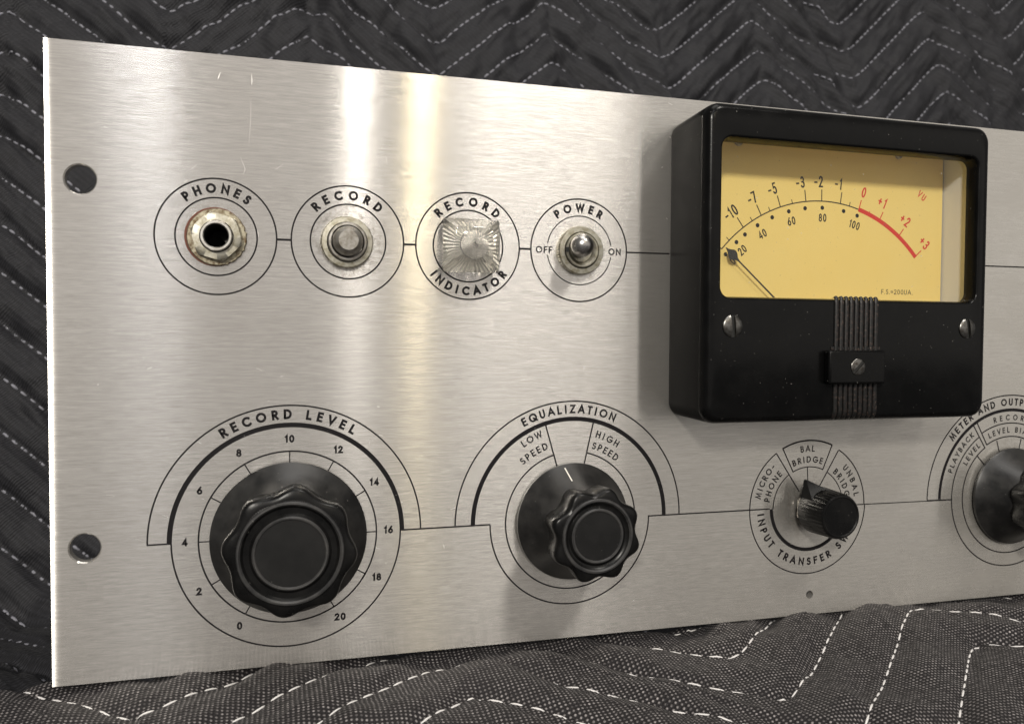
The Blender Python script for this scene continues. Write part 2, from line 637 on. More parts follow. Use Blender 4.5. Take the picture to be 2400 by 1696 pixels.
def place_front(U, V):
    h = -3.6 + (0.5 + np.clip(-V / 22, 0, 1)) * (5.0 * vnoise(U / 58 + 3, V / 36 + 7, 31) + 2.2 * vnoise(U / 24 + 1, V / 20 + 2, 33))
    h = h - 2.5 * np.exp(-((V - 2) / 9) ** 2) * (0.5 + 1.2 * np.clip(vnoise(U / 48 + 2, V * 0, 35) * 2, -0.5, 1))
    h = h - 0.0009 * np.clip(-V - 30, 0, None) ** 2 - 0.02 * np.clip(-V, 0, None)
    h = h - 0.05 * np.clip(V - 4, 0, None) ** 2
    h = h + 1.6 * np.exp(-((U + 4) / 26) ** 2) * np.exp(-((V - 3) / 12) ** 2)
    P = np.stack([U, V, h], -1)
    n = np.stack([np.zeros_like(U), np.full_like(U, -0.12), np.full_like(U, 0.993)], -1)
    return P, n


front = quilt('quilted_blanket', place_front, 113.0, -4.0 - AMP, (-150, 560), (-190, 26), 1.1, 2.6,
              M['cloth_front'], M['thread_front'], 2.4, 5.2, 1.1, 0.34)
front['label'] = 'coarse dotted weave quilted blanket with white stitches lying under the panel bottom edge'
front['category'] = 'blanket'
front['group'] = 'quilted moving blankets'

# ---------------------------------------------------------------- the panel
unit = empty('audio_panel', (0, 0, 0))
unit['label'] = 'brushed aluminium recorder control panel with black knobs, switches and yellow VU meter'
unit['category'] = 'control panel'

ZTOP, XR = 177.6, 482.6
holes = [(8.55, 140.2, 3.95), (8.55, 38.2, 3.95)]


def hole_loop(x, z, r, d, n=40):
    return [(x + r * math.sin(2 * pi * k / n), -d, z + r * math.cos(2 * pi * k / n)) for k in range(n)]


def edge_d(x):
    """how far the rolled left edge falls back"""
    w = 3.0
    return -0.088 * (max(0, w - x) / w) ** 2.4


def make_plate():
    bm = bmesh.new()
    T = 3.0
    xs = [0, 0.15, 0.3, 0.5, 0.7, 1.0, 1.3, 1.6, 2.0, 2.4, 2.8, 3.2]
    zb = lambda x: -0.0065 * x
    # rolled strip
    g = [[bm.verts.new((x, -edge_d(x), z)) for x in xs] for z in (0, ZTOP)]
    for i in range(len(xs) - 1):
        bm.faces.new((g[0][i], g[0][i + 1], g[1][i + 1], g[1][i]))
    # flat field with the holes cut out
    a, b = g[0][-1], g[1][-1]
    c = bm.verts.new((XR, 0, zb(XR)))
    d = bm.verts.new((XR, 0, ZTOP + 0.6))
    ring = [a, c, d, b]
    known = list(ring)
    edges = [(0, 1), (1, 2), (2, 3), (3, 0)]
    hl = []
    for x, z, r in [h for h in holes] + [(244.25, 5.6, 1.45), (PH + 0.15, ZT - 0.2, 5.2)]:
        vs = [bm.verts.new(p) for p in hole_loop(x, z, r + (0.35 if r == 3.95 else 0), 0)]
        hl.append((x, z, r, vs))
        o = len(known)
        known += vs
        edges += [(o + i, o + (i + 1) % len(vs)) for i in range(len(vs))]
    co = [Vector((v.co.x, v.co.z)) for v in known]
    out = delaunay_2d_cdt(co, edges, [], 4, 1e-6)
    loops_ = []
    o = 4
    for x, z, r, vs in hl:
        loops_.append(set(range(o, o + len(vs))))
        o += len(vs)
    for f in out[2]:
        ids = {out[3][i][0] for i in f}
        if any(ids <= L for L in loops_):
            continue
        bm.faces.new([known[out[3][i][0]] for i in f])
    # hole rims and walls
    for x, z, r, vs in hl:
        prev = vs
        for rr, dd in ((r, -0.4), (r, -T)):
            nv = [bm.verts.new(p) for p in hole_loop(x, z, rr, dd)]
            for k in range(len(nv)):
                j = (k + 1) % len(nv)
                bm.faces.new((prev[k], prev[j], nv[j], nv[k]))
            prev = nv
    # sides and back
    bt = [bm.verts.new((0, T, 0)), bm.verts.new((XR, T, zb(XR))), bm.verts.new((XR, T, ZTOP + 0.6)), bm.verts.new((0, T, ZTOP))]
    bm.faces.new((g[0][0], g[1][0], bt[3], bt[0]))
    bm.faces.new([c, d, bt[2], bt[1]])
    bm.faces.new(list(g[0]) + [c, bt[1], bt[0]])
    bm.faces.new(list(reversed(g[1])) + [bt[3], bt[2], d])
    bm.normal_update()
    me = bpy.data.meshes.new('faceplate')
    for v in bm.verts:
        v.co *= MM
    uvl = bm.loops.layers.uv.new('UVMap')
    for f in bm.faces:
        for l in f.loops:
            l[uvl].uv = (l.vert.co.z, l.vert.co.x)
    bmesh.ops.recalc_face_normals(bm, faces=bm.faces)
    for e in bm.edges:
        if len(e.link_faces) == 2 and e.calc_face_angle() > 0.2:
            e.smooth = False
    bm.to_mesh(me)
    bm.free()
    me.materials.append(M['panel'])
    o = finish(me, 'faceplate', unit, (0, 0, 0), None, fix=False)
    for p in me.polygons:
        p.use_smooth = p.center.x < 3.19 * MM and p.normal.y < -0.5 and p.area > 1e-6
    return o


plate = make_plate()

# scratches and nicks in the face, a part of the plate
mb = MB()


def scratch(pts, w, d=0.035):
    v, f = [], []
    for k, (x, z) in enumerate(pts):
        a = pts[max(k - 1, 0)]
        b = pts[min(k + 1, len(pts) - 1)]
        tx, tz = b[0] - a[0], b[1] - a[1]
        l = math.hypot(tx, tz)
        ww = w * (0.3 if k in (0, len(pts) - 1) else 1) * 0.5
        v += [(x - tz / l * ww, -d, z + tx / l * ww), (x + tz / l * ww, -d, z - tx / l * ww)]
    for k in range(len(pts) - 1):
        f.append((2 * k, 2 * k + 1, 2 * k + 3, 2 * k + 2))
    mb.add(v, f)


for p, w in (([(45.0, 172.6), (44.6, 171.4), (44.3, 170.6)], .2), ([(53.5, 172.8), (53.6, 171), (53.5, 169.8)], .16),
             ([(53.3, 166), (53.2, 160), (52.6, 152)], .035), ([(30.5, 162), (30.2, 158), (29.6, 152)], .05),
             ([(50.3, 149), (51.6, 145.6), (51, 144)], .07), ([(37, 144.6), (38.4, 146)], .14), ([(35.2, 141), (36.2, 141.6)], .22),
             ([(37.2, 131.6), (38.2, 132.6)], .3), ([(39.4, 131.7), (40, 131.4)], .25), ([(78, 171), (78.2, 168)], .15),
             ([(119, 169.5), (119.1, 166)], .16), ([(92, 152), (92.4, 150)], .12), ([(14.5, 155), (15.5, 154.6)], .2),
             ([(186, 176), (187.5, 175.5)], .2), ([(60, 146), (62, 147.6)], .1), ([(283, 22), (284.5, 18)], .16), ([(288, 17), (289, 13.5)], .16),
             ([(284.5, 24.0), (285, 22.6)], .16), ([(135, 84), (136.5, 84.2)], .15), ([(25, 88), (26.3, 88.5)], .14)):
    scratch(p, w)
for k in range(70):
    x, z = random.uniform(5, 330), random.uniform(6, 174)
    a = random.uniform(-0.5, 0.5) + (pi / 2 if random.random() < 0.25 else 0)
    l = random.uniform(0.3, 2.2)
    scratch([(x, z), (x + l * .5 * math.cos(a), z + l * .5 * math.sin(a) + .05), (x + l * math.cos(a), z + l * math.sin(a))], random.uniform(.05, .11))
sm = bpy.data.meshes.new('scratch')
sm.from_pydata((np.array(mb.v) * MM).tolist(), [], mb.f)
pm = plate.data
pm.materials.append(M['scratch'])
bm = bmesh.new()
bm.from_mesh(pm)
n0 = len(bm.faces)
bm.from_mesh(sm)
bm.faces.ensure_lookup_table()
for f in bm.faces[n0:]:
    f.material_index = 1
    f.normal_update()
    if f.normal.y > 0:
        f.normal_flip()
bm.to_mesh(pm)
bm.free()
bpy.data.meshes.remove(sm)

# ---------------------------------------------------------------- lettering: a geometric stroke face
def arc(cx, cy, rx, ry, a0, a1, n=14):
    return [(cx + rx * math.cos(math.radians(a0 + (a1 - a0) * k / n)), cy + ry * math.sin(math.radians(a0 + (a1 - a0) * k / n))) for k in range(n + 1)]


G = {}
G['A'] = (.86, [[(0, 0), (.43, 1), (.86, 0)], [(.17, .30), (.69, .30)]])
G['B'] = (.52, [[(0, 0), (0, 1), (.24, 1)] + arc(.24, .765, .24, .235, 90, -90)[1:] + [(0, .53)], [(.24, .53)] + arc(.26, .265, .26, .265, 90, -90)[1:] + [(0, 0)]])
G['C'] = (.80, [arc(.5, .5, .5, .5, 52, 308, 26)])
G['D'] = (.72, [[(0, 0), (0, 1), (.24, 1)] + arc(.24, .5, .48, .5, 90, -90, 22)[1:] + [(0, 0), (0, .3)]])
G['E'] = (.46, [[(.46, 1), (0, 1), (0, 0), (.46, 0)], [(0, .52), (.42, .52)]])
G['F'] = (.46, [[(.46, 1), (0, 1), (0, 0)], [(0, .5), (.40, .5)]])
G['G'] = (.92, [arc(.5, .5, .5, .5, 50, 352, 28) + [(1.0, .46), (.55, .46)]])
G['H'] = (.64, [[(0, 0), (0, 1)], [(.64, 0), (.64, 1)], [(0, .5), (.64, .5)]])
G['I'] = (0.0, [[(0, 0), (0, 1)]])
G['K'] = (.58, [[(0, 0), (0, 1)], [(.55, 1), (.03, .48), (.60, 0)]])
G['L'] = (.42, [[(0, 1), (0, 0), (.42, 0)]])
G['M'] = (.94, [[(0, 0), (.15, 1), (.47, .08), (.79, 1), (.94, 0)]])
G['N'] = (.72, [[(0, 0), (0, 1), (.72, 0), (.72, 1)]])
G['O'] = (1.0, [arc(.5, .5, .5, .5, 90, 450, 36)])
G['P'] = (.50, [[(0, 0), (0, 1), (.23, 1)] + arc(.23, .71, .27, .29, 90, -90)[1:] + [(0, .42)]])
G['Q'] = (1.0, [arc(.5, .5, .5, .5, 90, 450, 36), [(.56, .36), (1.0, -.02)]])
G['R'] = (.52, [[(0, 0), (0, 1), (.23, 1)] + arc(.23, .735, .26, .265, 90, -90)[1:] + [(0, .47)], [(.22, .47), (.54, 0)]])
G['S'] = (.50, [arc(.26, .745, .22, .255, 38, 180, 10) + arc(.26, .745, .22, .235, 180, 255, 6)[1:] + arc(.24, .265, .26, .265, 68, -142, 18)])
G['T'] = (.52, [[(0, 1), (.52, 1)], [(.26, 1), (.26, 0)]])
G['U'] = (.60, [[(0, 1), (0, .30)] + arc(.30, .30, .30, .30, 180, 360, 14)[1:] + [(.60, 1)]])
G['V'] = (.78, [[(0, 1), (.39, 0), (.78, 1)]])
G['W'] = (1.16, [[(0, 1), (.29, 0), (.58, .95), (.87, 0), (1.16, 1)]])
G['Y'] = (.70, [[(0, 1), (.35, .46), (.70, 1)], [(.35, .46), (.35, 0)]])
G['Z'] = (.60, [[(.02, 1), (.60, 1), (0, 0), (.62, 0)]])
G['-'] = (.34, [[(0, .42), (.34, .42)]])
G['+'] = (.50, [[(0, .46), (.50, .46)], [(.25, .20), (.25, .72)]])
G['='] = (.55, [[(0, .36), (.55, .36)], [(0, .64), (.55, .64)]])
G['.'] = (0.0, [[(0, 0), (0, .02)]])
G['0'] = (.56, [arc(.28, .5, .28, .5, 90, 450, 30)])
G['1'] = (.16, [[(0, .82), (.17, 1), (.17, 0)]])
G['2'] = (.52, [arc(.26, .73, .25, .27, 165, -22, 14) + [(0, 0), (.54, 0)]])
G['3'] = (.50, [arc(.23, .76, .22, .24, 150, -90, 16) + [(.14, .52)], [(.14, .52), (.23, .52)] + arc(.23, .26, .27, .26, 90, -150, 16)[1:]])
G['4'] = (.56, [[(.44, 0), (.44, 1), (0, .24), (.58, .24)]])
G['5'] = (.50, [[(.46, 1), (.14, 1), (.07, .58)] + arc(.22, .32, .28, .32, 118, -148, 20)])
G['6'] = (.56, [[(.42, 1), (.06, .42)] + arc(.28, .29, .28, .29, 152, 512, 28)])
G['7'] = (.52, [[(0, 1), (.52, 1), (.14, 0)]])
G['8'] = (.54, [arc(.27, .75, .22, .25, -90, 270, 24), arc(.27, .26, .27, .26, 90, 450, 24)])
LSP = {'I': .16, 'A': .06, 'T': .06, 'V': .05, 'W': .06, 'Y': .05, 'L': .10, '1': .12, '.': .1}


class Ink:
    """flat printed artwork on a plane: strokes collected into one mesh"""

    def __init__(self, d, step=0.0016):
        self.mb = MB()
        self.d = d
        self.k = 0
        self.step = step

    def depth(self):
        self.k += 1
        return self.d + self.step * (self.k % 12)

    def stroke(self, pts, w, mi=0, square=True):
        pts = [np.array(p, float) for p in pts]
        q = [pts[0]]
        for p in pts[1:]:
            if np.linalg.norm(p - q[-1]) > 1e-5:
                q.append(p)
        pts = q
        closed = len(pts) > 3 and np.linalg.norm(pts[0] - pts[-1]) < 1e-4
        if closed:
            pts = pts[:-1]
        n = len(pts)
        L, R = [], []
        for i in range(n):
            if closed:
                a, b = pts[i - 1], pts[(i + 1) % n]
            else:
                a, b = pts[max(i - 1, 0)], pts[min(i + 1, n - 1)]
            p = pts[i]
            t1 = p - a if (i > 0 or closed) else b - p
            t2 = b - p if (i < n - 1 or closed) else p - a
            t1 = t1 / np.linalg.norm(t1)
            t2 = t2 / np.linalg.norm(t2)
            n1 = np.array([-t1[1], t1[0]])
            n2 = np.array([-t2[1], t2[0]])
            m = n1 + n2
            l = np.linalg.norm(m)
            if l < 0.35:
                m = n1 / 1.0
                k = 1.0
            else:
                m = m / l
                k = min(1 / max(m @ n1, 0.3), 2.6)
            p2 = p
            if square and not closed:
                if i == 0:
                    p2 = p - t2 * w * 0.5
                elif i == n - 1:
                    p2 = p + t1 * w * 0.5
            L.append(p2 + m * k * w * 0.5)
            R.append(p2 - m * k * w * 0.5)
        d = self.depth()
        v = [(x[0], -d, x[1]) for pr in zip(L, R) for x in pr]
        f = [(2 * i, 2 * i + 1, 2 * i + 3, 2 * i + 2) for i in range(n - 1)]
        if closed:
            f.append((2 * n - 2, 2 * n - 1, 1, 0))
        self.mb.add(v, f, mi)

    def ring(self, cx, cz, r0, r1, a0=0, a1=360, mi=0):
        """annulus sector; angles clockwise from up"""
        n = max(6, int(abs(a1 - a0) / 2.5))
        d = self.depth()
        v, f = [], []
        for k in range(n + 1):
            a = math.radians(a0 + (a1 - a0) * k / n)
            for r in (r0, r1):
                v.append((cx + r * math.sin(a), -d, cz + r * math.cos(a)))
        for k in range(n):
            f.append((2 * k, 2 * k + 1, 2 * k + 3, 2 * k + 2))
        self.mb.add(v, f, mi)

    def circ(self, cx, cz, r, w=0.36, a0=0, a1=360, mi=0):
        self.ring(cx, cz, r - w / 2, r + w / 2, a0, a1, mi)

    def line(self, x0, z0, x1, z1, w=0.36, mi=0):
        self.stroke([(x0, z0), (x1, z1)], w, mi, False)

    def radial(self, cx, cz, a, r0, r1, w=0.36, mi=0, a2=None):
        a = math.radians(a)
        b = a if a2 is None else math.radians(a2)
        self.line(cx + r0 * math.sin(a), cz + r0 * math.cos(a), cx + r1 * math.sin(b), cz + r1 * math.cos(b), w, mi)

    def dot(self, x, z, r, mi=0):
        d = self.depth()
        n = 20
        self.mb.add([(x + r * math.sin(2 * pi * k / n), -d, z + r * math.cos(2 * pi * k / n)) for k in range(n)], [tuple(range(n))], mi)

    def glyph(self, ch, cap, sw, fx, mi=0, cond=1.0):
        """fx maps glyph-local (x along, y up; mm) to panel coordinates"""
        w, strokes = G[ch]
        for s in strokes:
            pts = [fx(sw / 2 + x * (cap - sw) * cond, sw / 2 + y * (cap - sw)) for x, y in s]
            self.stroke(pts, sw, mi)

    def width(self, ch, cap, sw, cond=1.0):
        return cap * 0.36 * cond if ch == ' ' else G[ch][0] * (cap - sw) * cond + sw

    def layout(self, text, cap, sw, cond=1.0):
        """centres of the glyphs with natural spacing"""
        x, cs = 0.0, []
        for i, ch in enumerate(text):
            w = self.width(ch, cap, sw, cond)
            side = LSP.get(ch, .09) * cap
            x += side * 0.8
            cs.append(x + w / 2)
            x += w + side * 0.8
        return cs

    def arc_text(self, text, cx, cz, rmid, a0, a1, cap, sw, mi=0, flip=False, cond=1.0):
        """first glyph centred at a0, last at a1 (degrees clockwise from up)"""
        cs = self.layout(text, cap, sw, cond)
        n = len(text)
        span = abs(math.radians(a1 - a0)) * rmid
        extra = (span - (cs[-1] - cs[0])) / max(n - 1, 1)
        sg = 1 if a1 >= a0 else -1
        for i, ch in enumerate(text):
            if ch == ' ':
                continue
            a = math.radians(a0) + sg * (cs[i] - cs[0] + extra * i) / rmid
            ux, uz = math.sin(a), math.cos(a)
            if flip:
                up = (-ux, -uz)
            else:
                up = (ux, uz)
            rt = (up[1], -up[0])
            w = self.width(ch, cap, sw, cond)
            px, pz = cx + rmid * ux, cz + rmid * uz
            self.glyph(ch, cap, sw, lambda x, y: (px + rt[0] * (x - w / 2) + up[0] * (y - cap / 2),
                                                  pz + rt[1] * (x - w / 2) + up[1] * (y - cap / 2)), mi, cond)

    def text(self, text, xc, zc, cap, sw, mi=0, ang=0.0, cond=1.0, track=0.0):
        cs = self.layout(text, cap, sw, cond)
        cs = [c + track * i for i, c in enumerate(cs)]
        mid = (cs[0] - self.width(text[0], cap, sw, cond) / 2 + cs[-1] + self.width(text[-1], cap, sw, cond) / 2) / 2
        ca, sa = math.cos(ang), math.sin(ang)
        for i, ch in enumerate(text):
            if ch == ' ':
                continue
            w = self.width(ch, cap, sw, cond)
            ox = cs[i] - mid - w / 2

            def fx(x, y):
                X, Y = ox + x, y - cap / 2
                return (xc + X * ca - Y * sa, zc + X * sa + Y * ca)
            self.glyph(ch, cap, sw, fx, mi, cond)

    def done(self, name, mats, parent, origin=(0, 0, 0)):
        me = bpy.data.meshes.new(name)
        me.from_pydata(((np.array(self.mb.v) - np.array(origin)) * MM).tolist(), [], self.mb.f)
        for m in (mats if isinstance(mats, list) else [mats]):
            me.materials.append(m)
        me.polygons.foreach_set('material_index', self.mb.m)
        bm = bmesh.new()
        bm.from_mesh(me)
        for f in bm.faces:
            f.normal_update()
            if f.normal.y > 0:
                f.normal_flip()
        bm.to_mesh(me)
        bm.free()
        return finish(me, name, parent, origin, None, fix=False)


D0 = 0.03
LW = 0.46
BC, BS = 2.8, 0.68            # bold capitals

# row of four ringed controls
for x, word in ((PH, 'PHONES'), (RCB, 'RECORD'), (IND, 'RECORD'), (PW, 'POWER')):
    k = Ink(D0)
    k.circ(x, ZT, 16.55, LW)
    if word == 'POWER':
        k.circ(x, ZT, 11.1, 0.33, 100, 260)
        k.circ(x, ZT, 11.1, 0.33, -80, 80)
        k.text('OFF', 142.6, 125.75, 2.2, 0.40, track=0.15)
        k.text('ON', 167.05, 125.85, 2.2, 0.40, track=0.15)
        k.arc_text(word, x, ZT, 13.8, -33.9, 30.2, BC, BS)
    else:
        k.circ(x, ZT, 11.1, LW)
        a = {'PHONES': (-36, 37.7), 'RECORD': (-43.7, 39.8)}[word]
        k.arc_text(word, x, ZT, 13.8, a[0], a[1], BC, BS)
    if x == IND:
        k.arc_text('INDICATOR', x, ZT, 13.9, -128.4, -232.4, BC, BS, flip=True)
    x1 = {PH: RCB, RCB: IND, IND: PW}.get(x)
    if x1:
        k.line(x + 16.5, 125.75, x1 - 16.5, 125.75, 0.62)
    else:
        k.line(x + 16.5, 125.85, 187, 125.95, 0.5)
        k2 = Ink(D0)
        k2.line(294, 125.9, XR - 20, 126.1, 0.5)
        k2.done('printed_line', M['ink'], unit, (294, 0, 126))
    o = k.done('printed_legend', M['ink'], unit, (x, 0, ZT))
    o['label'] = 'black ringed legend reading ' + ('RECORD INDICATOR' if x == IND else word)

# record level scale
k = Ink(D0)
k.circ(RL, 38, 39.1, LW, -90, 90)
k.ring(RL, 38, 32.6, 34.0, -90, 90)
k.circ(RL, 38, 32.8, LW, 90, 270)
k.line(RL - 39.28, 38, RL - 32.7, 38, LW)
k.line(RL + 32.7, 38, 125.1, 38, LW)
k.circ(RL, 38, 25.5, LW)
for a in range(-150, 151, 30):
    k.radial(RL, 38, a, 21.0, 25.4, 0.34)
k.arc_text('RECORD LEVEL', RL, 38, 36.5, -30.5, 30.3, 2.95, 0.70)
for n, a, cap in ((0, -150.5, 2.3), (2, -119.4, 2.3), (4, -89.6, 2.3), (6, -59.2, 2.3), (8, -29.3, 2.3), (10, 0, 2.3), (12, 29, 2.3),
                  (14, 58.4, 2.3), (16, 89.3, 2.3), (18, 118.7, 2.3), (20, 150.1, 2.3)):
    ar = math.radians(a)
    k.text(str(n), RL + 29.2 * math.sin(ar), 38 + 29.2 * math.cos(ar), cap, 0.54)
k.done('printed_legend', M['ink'], unit, (RL, 0, 38))['label'] = 'black printed legend reading RECORD LEVEL with numbers 0 to 20'

# equalization scale
k = Ink(D0)
k.circ(EQ, ZL, 39.0, LW, -90, 90)
k.ring(EQ, ZL, 32.55, 33.95, -90, 90)
k.circ(EQ, ZL, 27.6, LW, 90, 270)
k.circ(EQ, ZL, 22.5, LW, 13.7, 360 - 17.0)
k.radial(EQ, ZL, -16.3, 17.0, 32.8, LW)
k.radial(EQ, ZL, 13.0, 17.0, 32.8, LW)
k.line(EQ + 27.45, 37.7, IT - 16, 37.55, LW)
k.arc_text('EQUALIZATION', EQ, ZL, 36.45, -26.7, 22.9, 2.8, 0.58)
k.arc_text('LOW', EQ, ZL, 30.5, -32.9, -22.4, 2.3, 0.42)
k.arc_text('SPEED', EQ, ZL, 26.15, -40.2, -21, 2.3, 0.42)
k.arc_text('HIGH', EQ, ZL, 29.3, 18.3, 32.3, 2.3, 0.42)
k.arc_text('SPEED', EQ, ZL, 25.35, 17.8, 37.4, 2.3, 0.42)
k.done('printed_legend', M['ink'], unit, (EQ, 0, ZL))['label'] = 'black printed legend reading EQUALIZATION'

# input transfer switch legend
k = Ink(D0)
zc = 37.4
k.circ(IT, zc, 24.0, 0.42, 90, 270)
k.circ(IT, zc, 24.0, 0.42, -90, -34.6)
k.circ(IT, zc, 24.0, 0.55, -27.4, 23.6)
k.circ(IT, zc, 23.7, 0.42, 31.6, 90)
k.radial(IT, zc, -34.5, 7.0, 24.1, 0.42)
k.radial(IT, zc, -27.2, 14.4, 24.1, 0.42)
k.radial(IT, zc, 23.4, 14.3, 23.9, 0.42)
k.radial(IT, zc, 31.5, 7.5, 23.6, 0.42)
k.radial(IT, zc, -2.9, 7.5, 14.5, 0.34)
k.circ(IT, zc, 14.5, 0.36, -27.2, 23.4)
k.circ(IT, zc, 14.6, 0.36, -90, -34.5)
k.circ(IT, zc, 14.4, 0.36, 31.5, 90)
k.ring(IT, zc, 14.6, 15.9, 90, 270)
k.line(IT + 14.4, 37.25, MO - 27.5, 36.8, 0.36)
k.arc_text('MICRO-', IT, zc, 21.2, -76.2, -44.6, 2.3, 0.42)
k.arc_text('PHONE', IT, zc, 17.4, -78.7, -44.4, 2.3, 0.42)
k.arc_text('BAL', IT, zc, 21.1, -8.1, 4.6, 2.3, 0.38)
k.arc_text('BRIDGE', IT, zc, 17.2, -21.1, 17.1, 2.3, 0.42)
k.arc_text('UNBAL', IT, zc, 20.6, 48.6, 79.7, 2.3, 0.42)
k.arc_text('BRIDGE', IT, zc, 16.7, 42.5, 85, 2.3, 0.42)
k.arc_text('INPUT TRANSFER SW.', IT, zc, 19.6, -95.2, -240.5, 2.8, 0.60, flip=True)
k.done('printed_legend', M['ink'], unit, (IT, 0, zc))['label'] = 'black printed legend reading INPUT TRANSFER SW'

# meter and output switch legend
k = Ink(D0)
zc = 37.3
k.circ(MO, zc, 39.0, LW, -90, 90)
k.ring(MO, zc, 32.7, 33.9, -90, 90)
k.circ(MO, zc, 27.6, LW, -328, -33.2)
k.circ(MO, zc, 22.5, LW, -328, -32.2)
k.circ(MO, zc, 28.2, LW, -29.5, 30)
k.circ(MO, zc, 23.0, LW, -29.5, 30)
for s in (-1, 1):
    k.radial(MO, zc, s * 33.0, 22.4, 32.8, LW)
    k.radial(MO, zc, s * 29.6, 22.9, 32.8, LW)
for a in (-45, -17, 14, 45):
    k.radial(MO, zc, a, 15.5, 22.5, LW)
k.line(MO - 39, 37.1, MO - 27.5, 36.9, LW)
k.arc_text('METER AND OUTPUT SW.', MO, zc, 36.4, -49.5, 34, 2.8, 0.58)
k.arc_text('PLAYBACK', MO, zc, 30.3, -69.5, -38.0, 2.2, 0.40)
k.arc_text('LEVEL', MO, zc, 25.2, -58, -38, 2.2, 0.40)
k.arc_text('RECORD', MO, zc, 30.4, -14.5, 17, 2.2, 0.40)
k.arc_text('LEVEL BIAS', MO, zc, 25.6, -23, 22, 2.2, 0.40)
k.done('printed_legend', M['ink'], unit, (MO, 0, zc))['label'] = 'black printed legend reading METER AND OUTPUT'

# ---------------------------------------------------------------- phones jack
jk = MB()
J = (PH + 0.15, ZT - 0.2)
jk.lathe([(8.1, 0.3), (8.15, 0.7), (7.9, 1.05), (4.4, 1.1)], *J, n=72,
         rfun=lambda r, d, a: r + (0.16 * math.sin(23 * a) + 0.12 * math.sin(41 * a + 1)) * (1 if 0.8 < a < 2.9 and r > 5 else 0.1))
jack = jk.build('phones_jack', M['rust'], unit, (J[0], 0, J[1]))
q = MB()
q.lathe([(8.35, 0.02), (8.4, 0.34), (5, 0.36)], PH - 0.25, ZT - 0.1, n=64)
q.build('fibre_washer', M['fibre'], jack, (J[0], 0, J[1]))


def hexr(rf, rc):
    def fn(r, d, a):
        m = (a + 0.25) % (pi / 3) - pi / 6
        return min(r, rf / math.cos(m)) if r > rc else r
    return fn


q = MB()
q.lathe([(7.2, 1.0), (7.2, 2.1), (6.75, 2.75), (6.5, 2.9), (4.6, 2.95), (4.5, 2.6), (4.5, 2.2)], *J, n=96, rfun=hexr(6.35, 5.5))
q.build('hex_nut', M['nickel'], jack, (J[0], 0, J[1]))
q = MB()
q.lathe([(4.35, 2.2), (4.35, 4.3), (4.1, 4.6), (3.55, 4.6), (3.3, 4.35)], *J, n=64)
q.lathe([(3.3, 4.35), (3.25, 3.6), (3.25, -14)], *J, n=64, mi=1)
q.build('bushing', [M['steel'], M['recess_shade']], jack, (J[0], 0, J[1]))
q = MB()
q.lathe([(3.24, -13), (0.01, -13)], *J, n=32)
q.build('socket_bottom', M['recess_shade'], jack, (J[0], 0, J[1]))
q = MB()
lp = []
for s in range(9):
    a = s / 8
    x, z, d = J[0] + 0.4 + 2.6 * a, J[1] + 0.9 - 2.4 * a * a, -5 + 2.5 * a
    lp.append([(x - 0.35, -d, z - 0.45), (x + 0.35, -d, z + 0.35), (x + 0.3, -d + 0.3, z + 0.3), (x - 0.35, -d + 0.3, z - 0.5)])
q.loops(lp, cap0=True, cap1=True)
q.build('contact_spring', M['steel'], jack, (J[0], 0, J[1]))


def knurl(n, amp, r0):
    return lambda r, d, a: r + (amp * (1 if math.sin(n * a) > 0 else -1) if r > r0 else 0)


# ---------------------------------------------------------------- record push button
B = (RCB - 0.5, ZT - 0.35)
q = MB()
q.lathe([(7.7, 0.02), (7.7, 1.5), (7.35, 2.0), (6.0, 2.1), (5.8, 1.5)], *B, n=180, rfun=knurl(45, 0.1, 7.5))
btn = q.build('push_button', M['nickel'], unit, (B[0], 0, B[1]))
q = MB()
q.lathe([(5.75, 1.4), (5.75, 3.3), (5.45, 3.7), (4.9, 3.75), (4.75, 3.3), (4.7, 1)], *B, n=64)
q.build('bushing', M['nickel_dark'], btn, (B[0], 0, B[1]))
q = MB()
q.lathe([(4.4, 1), (4.4, 4.9), (4.25, 5.5), (3.95, 5.95), (3.05, 6.95), (2.85, 7.1), (0.02, 7.12)], *B, n=64)
q.build('plunger', M['nickel_dark'], btn, (B[0], 0, B[1]))

# ---------------------------------------------------------------- record indicator jewel
JX, JZ = IND - 0.05, ZT - 0.35
q = MB()
HWX, HWZ = 8.9, 8.15


def sq_loop(h, d, r, bulge=0.0, n=10):
    l = []
    base = rrect(JX - HWX * h, JX + HWX * h, JZ - HWZ * h, JZ + HWZ * h, r, 0, 4)
    # resample every side finely so the facets can curve
    for i in range(len(base)):
        a, b = base[i], base[(i + 1) % len(base)]
        m = n if i % 5 == 4 else 1
        for k in range(m):
            t = k / m
            x, z = a[0] + (b[0] - a[0]) * t, a[2] + (b[2] - a[2]) * t
            dd = d + bulge * math.sin(pi * t) if m > 1 else d
            l.append((x, -dd, z))
    return l


q.loops([sq_loop(0.93, 0.3, 1.0), sq_loop(0.97, 2, 1.0), sq_loop(1.0, 4.3, 0.7, 0.7), sq_loop(0.97, 4.8, 0.6, 0.8),
         sq_loop(0.66, 8.0, 0.4, 0.5), sq_loop(0.60, 8.3, 0.4, 0.4), sq_loop(0.25, 9.1, 0.2, 0.1)], cap0=True, cap1=True)
jewel = q.build('indicator_jewel', M['jewel'], unit, (JX, 0, JZ), smooth=22)
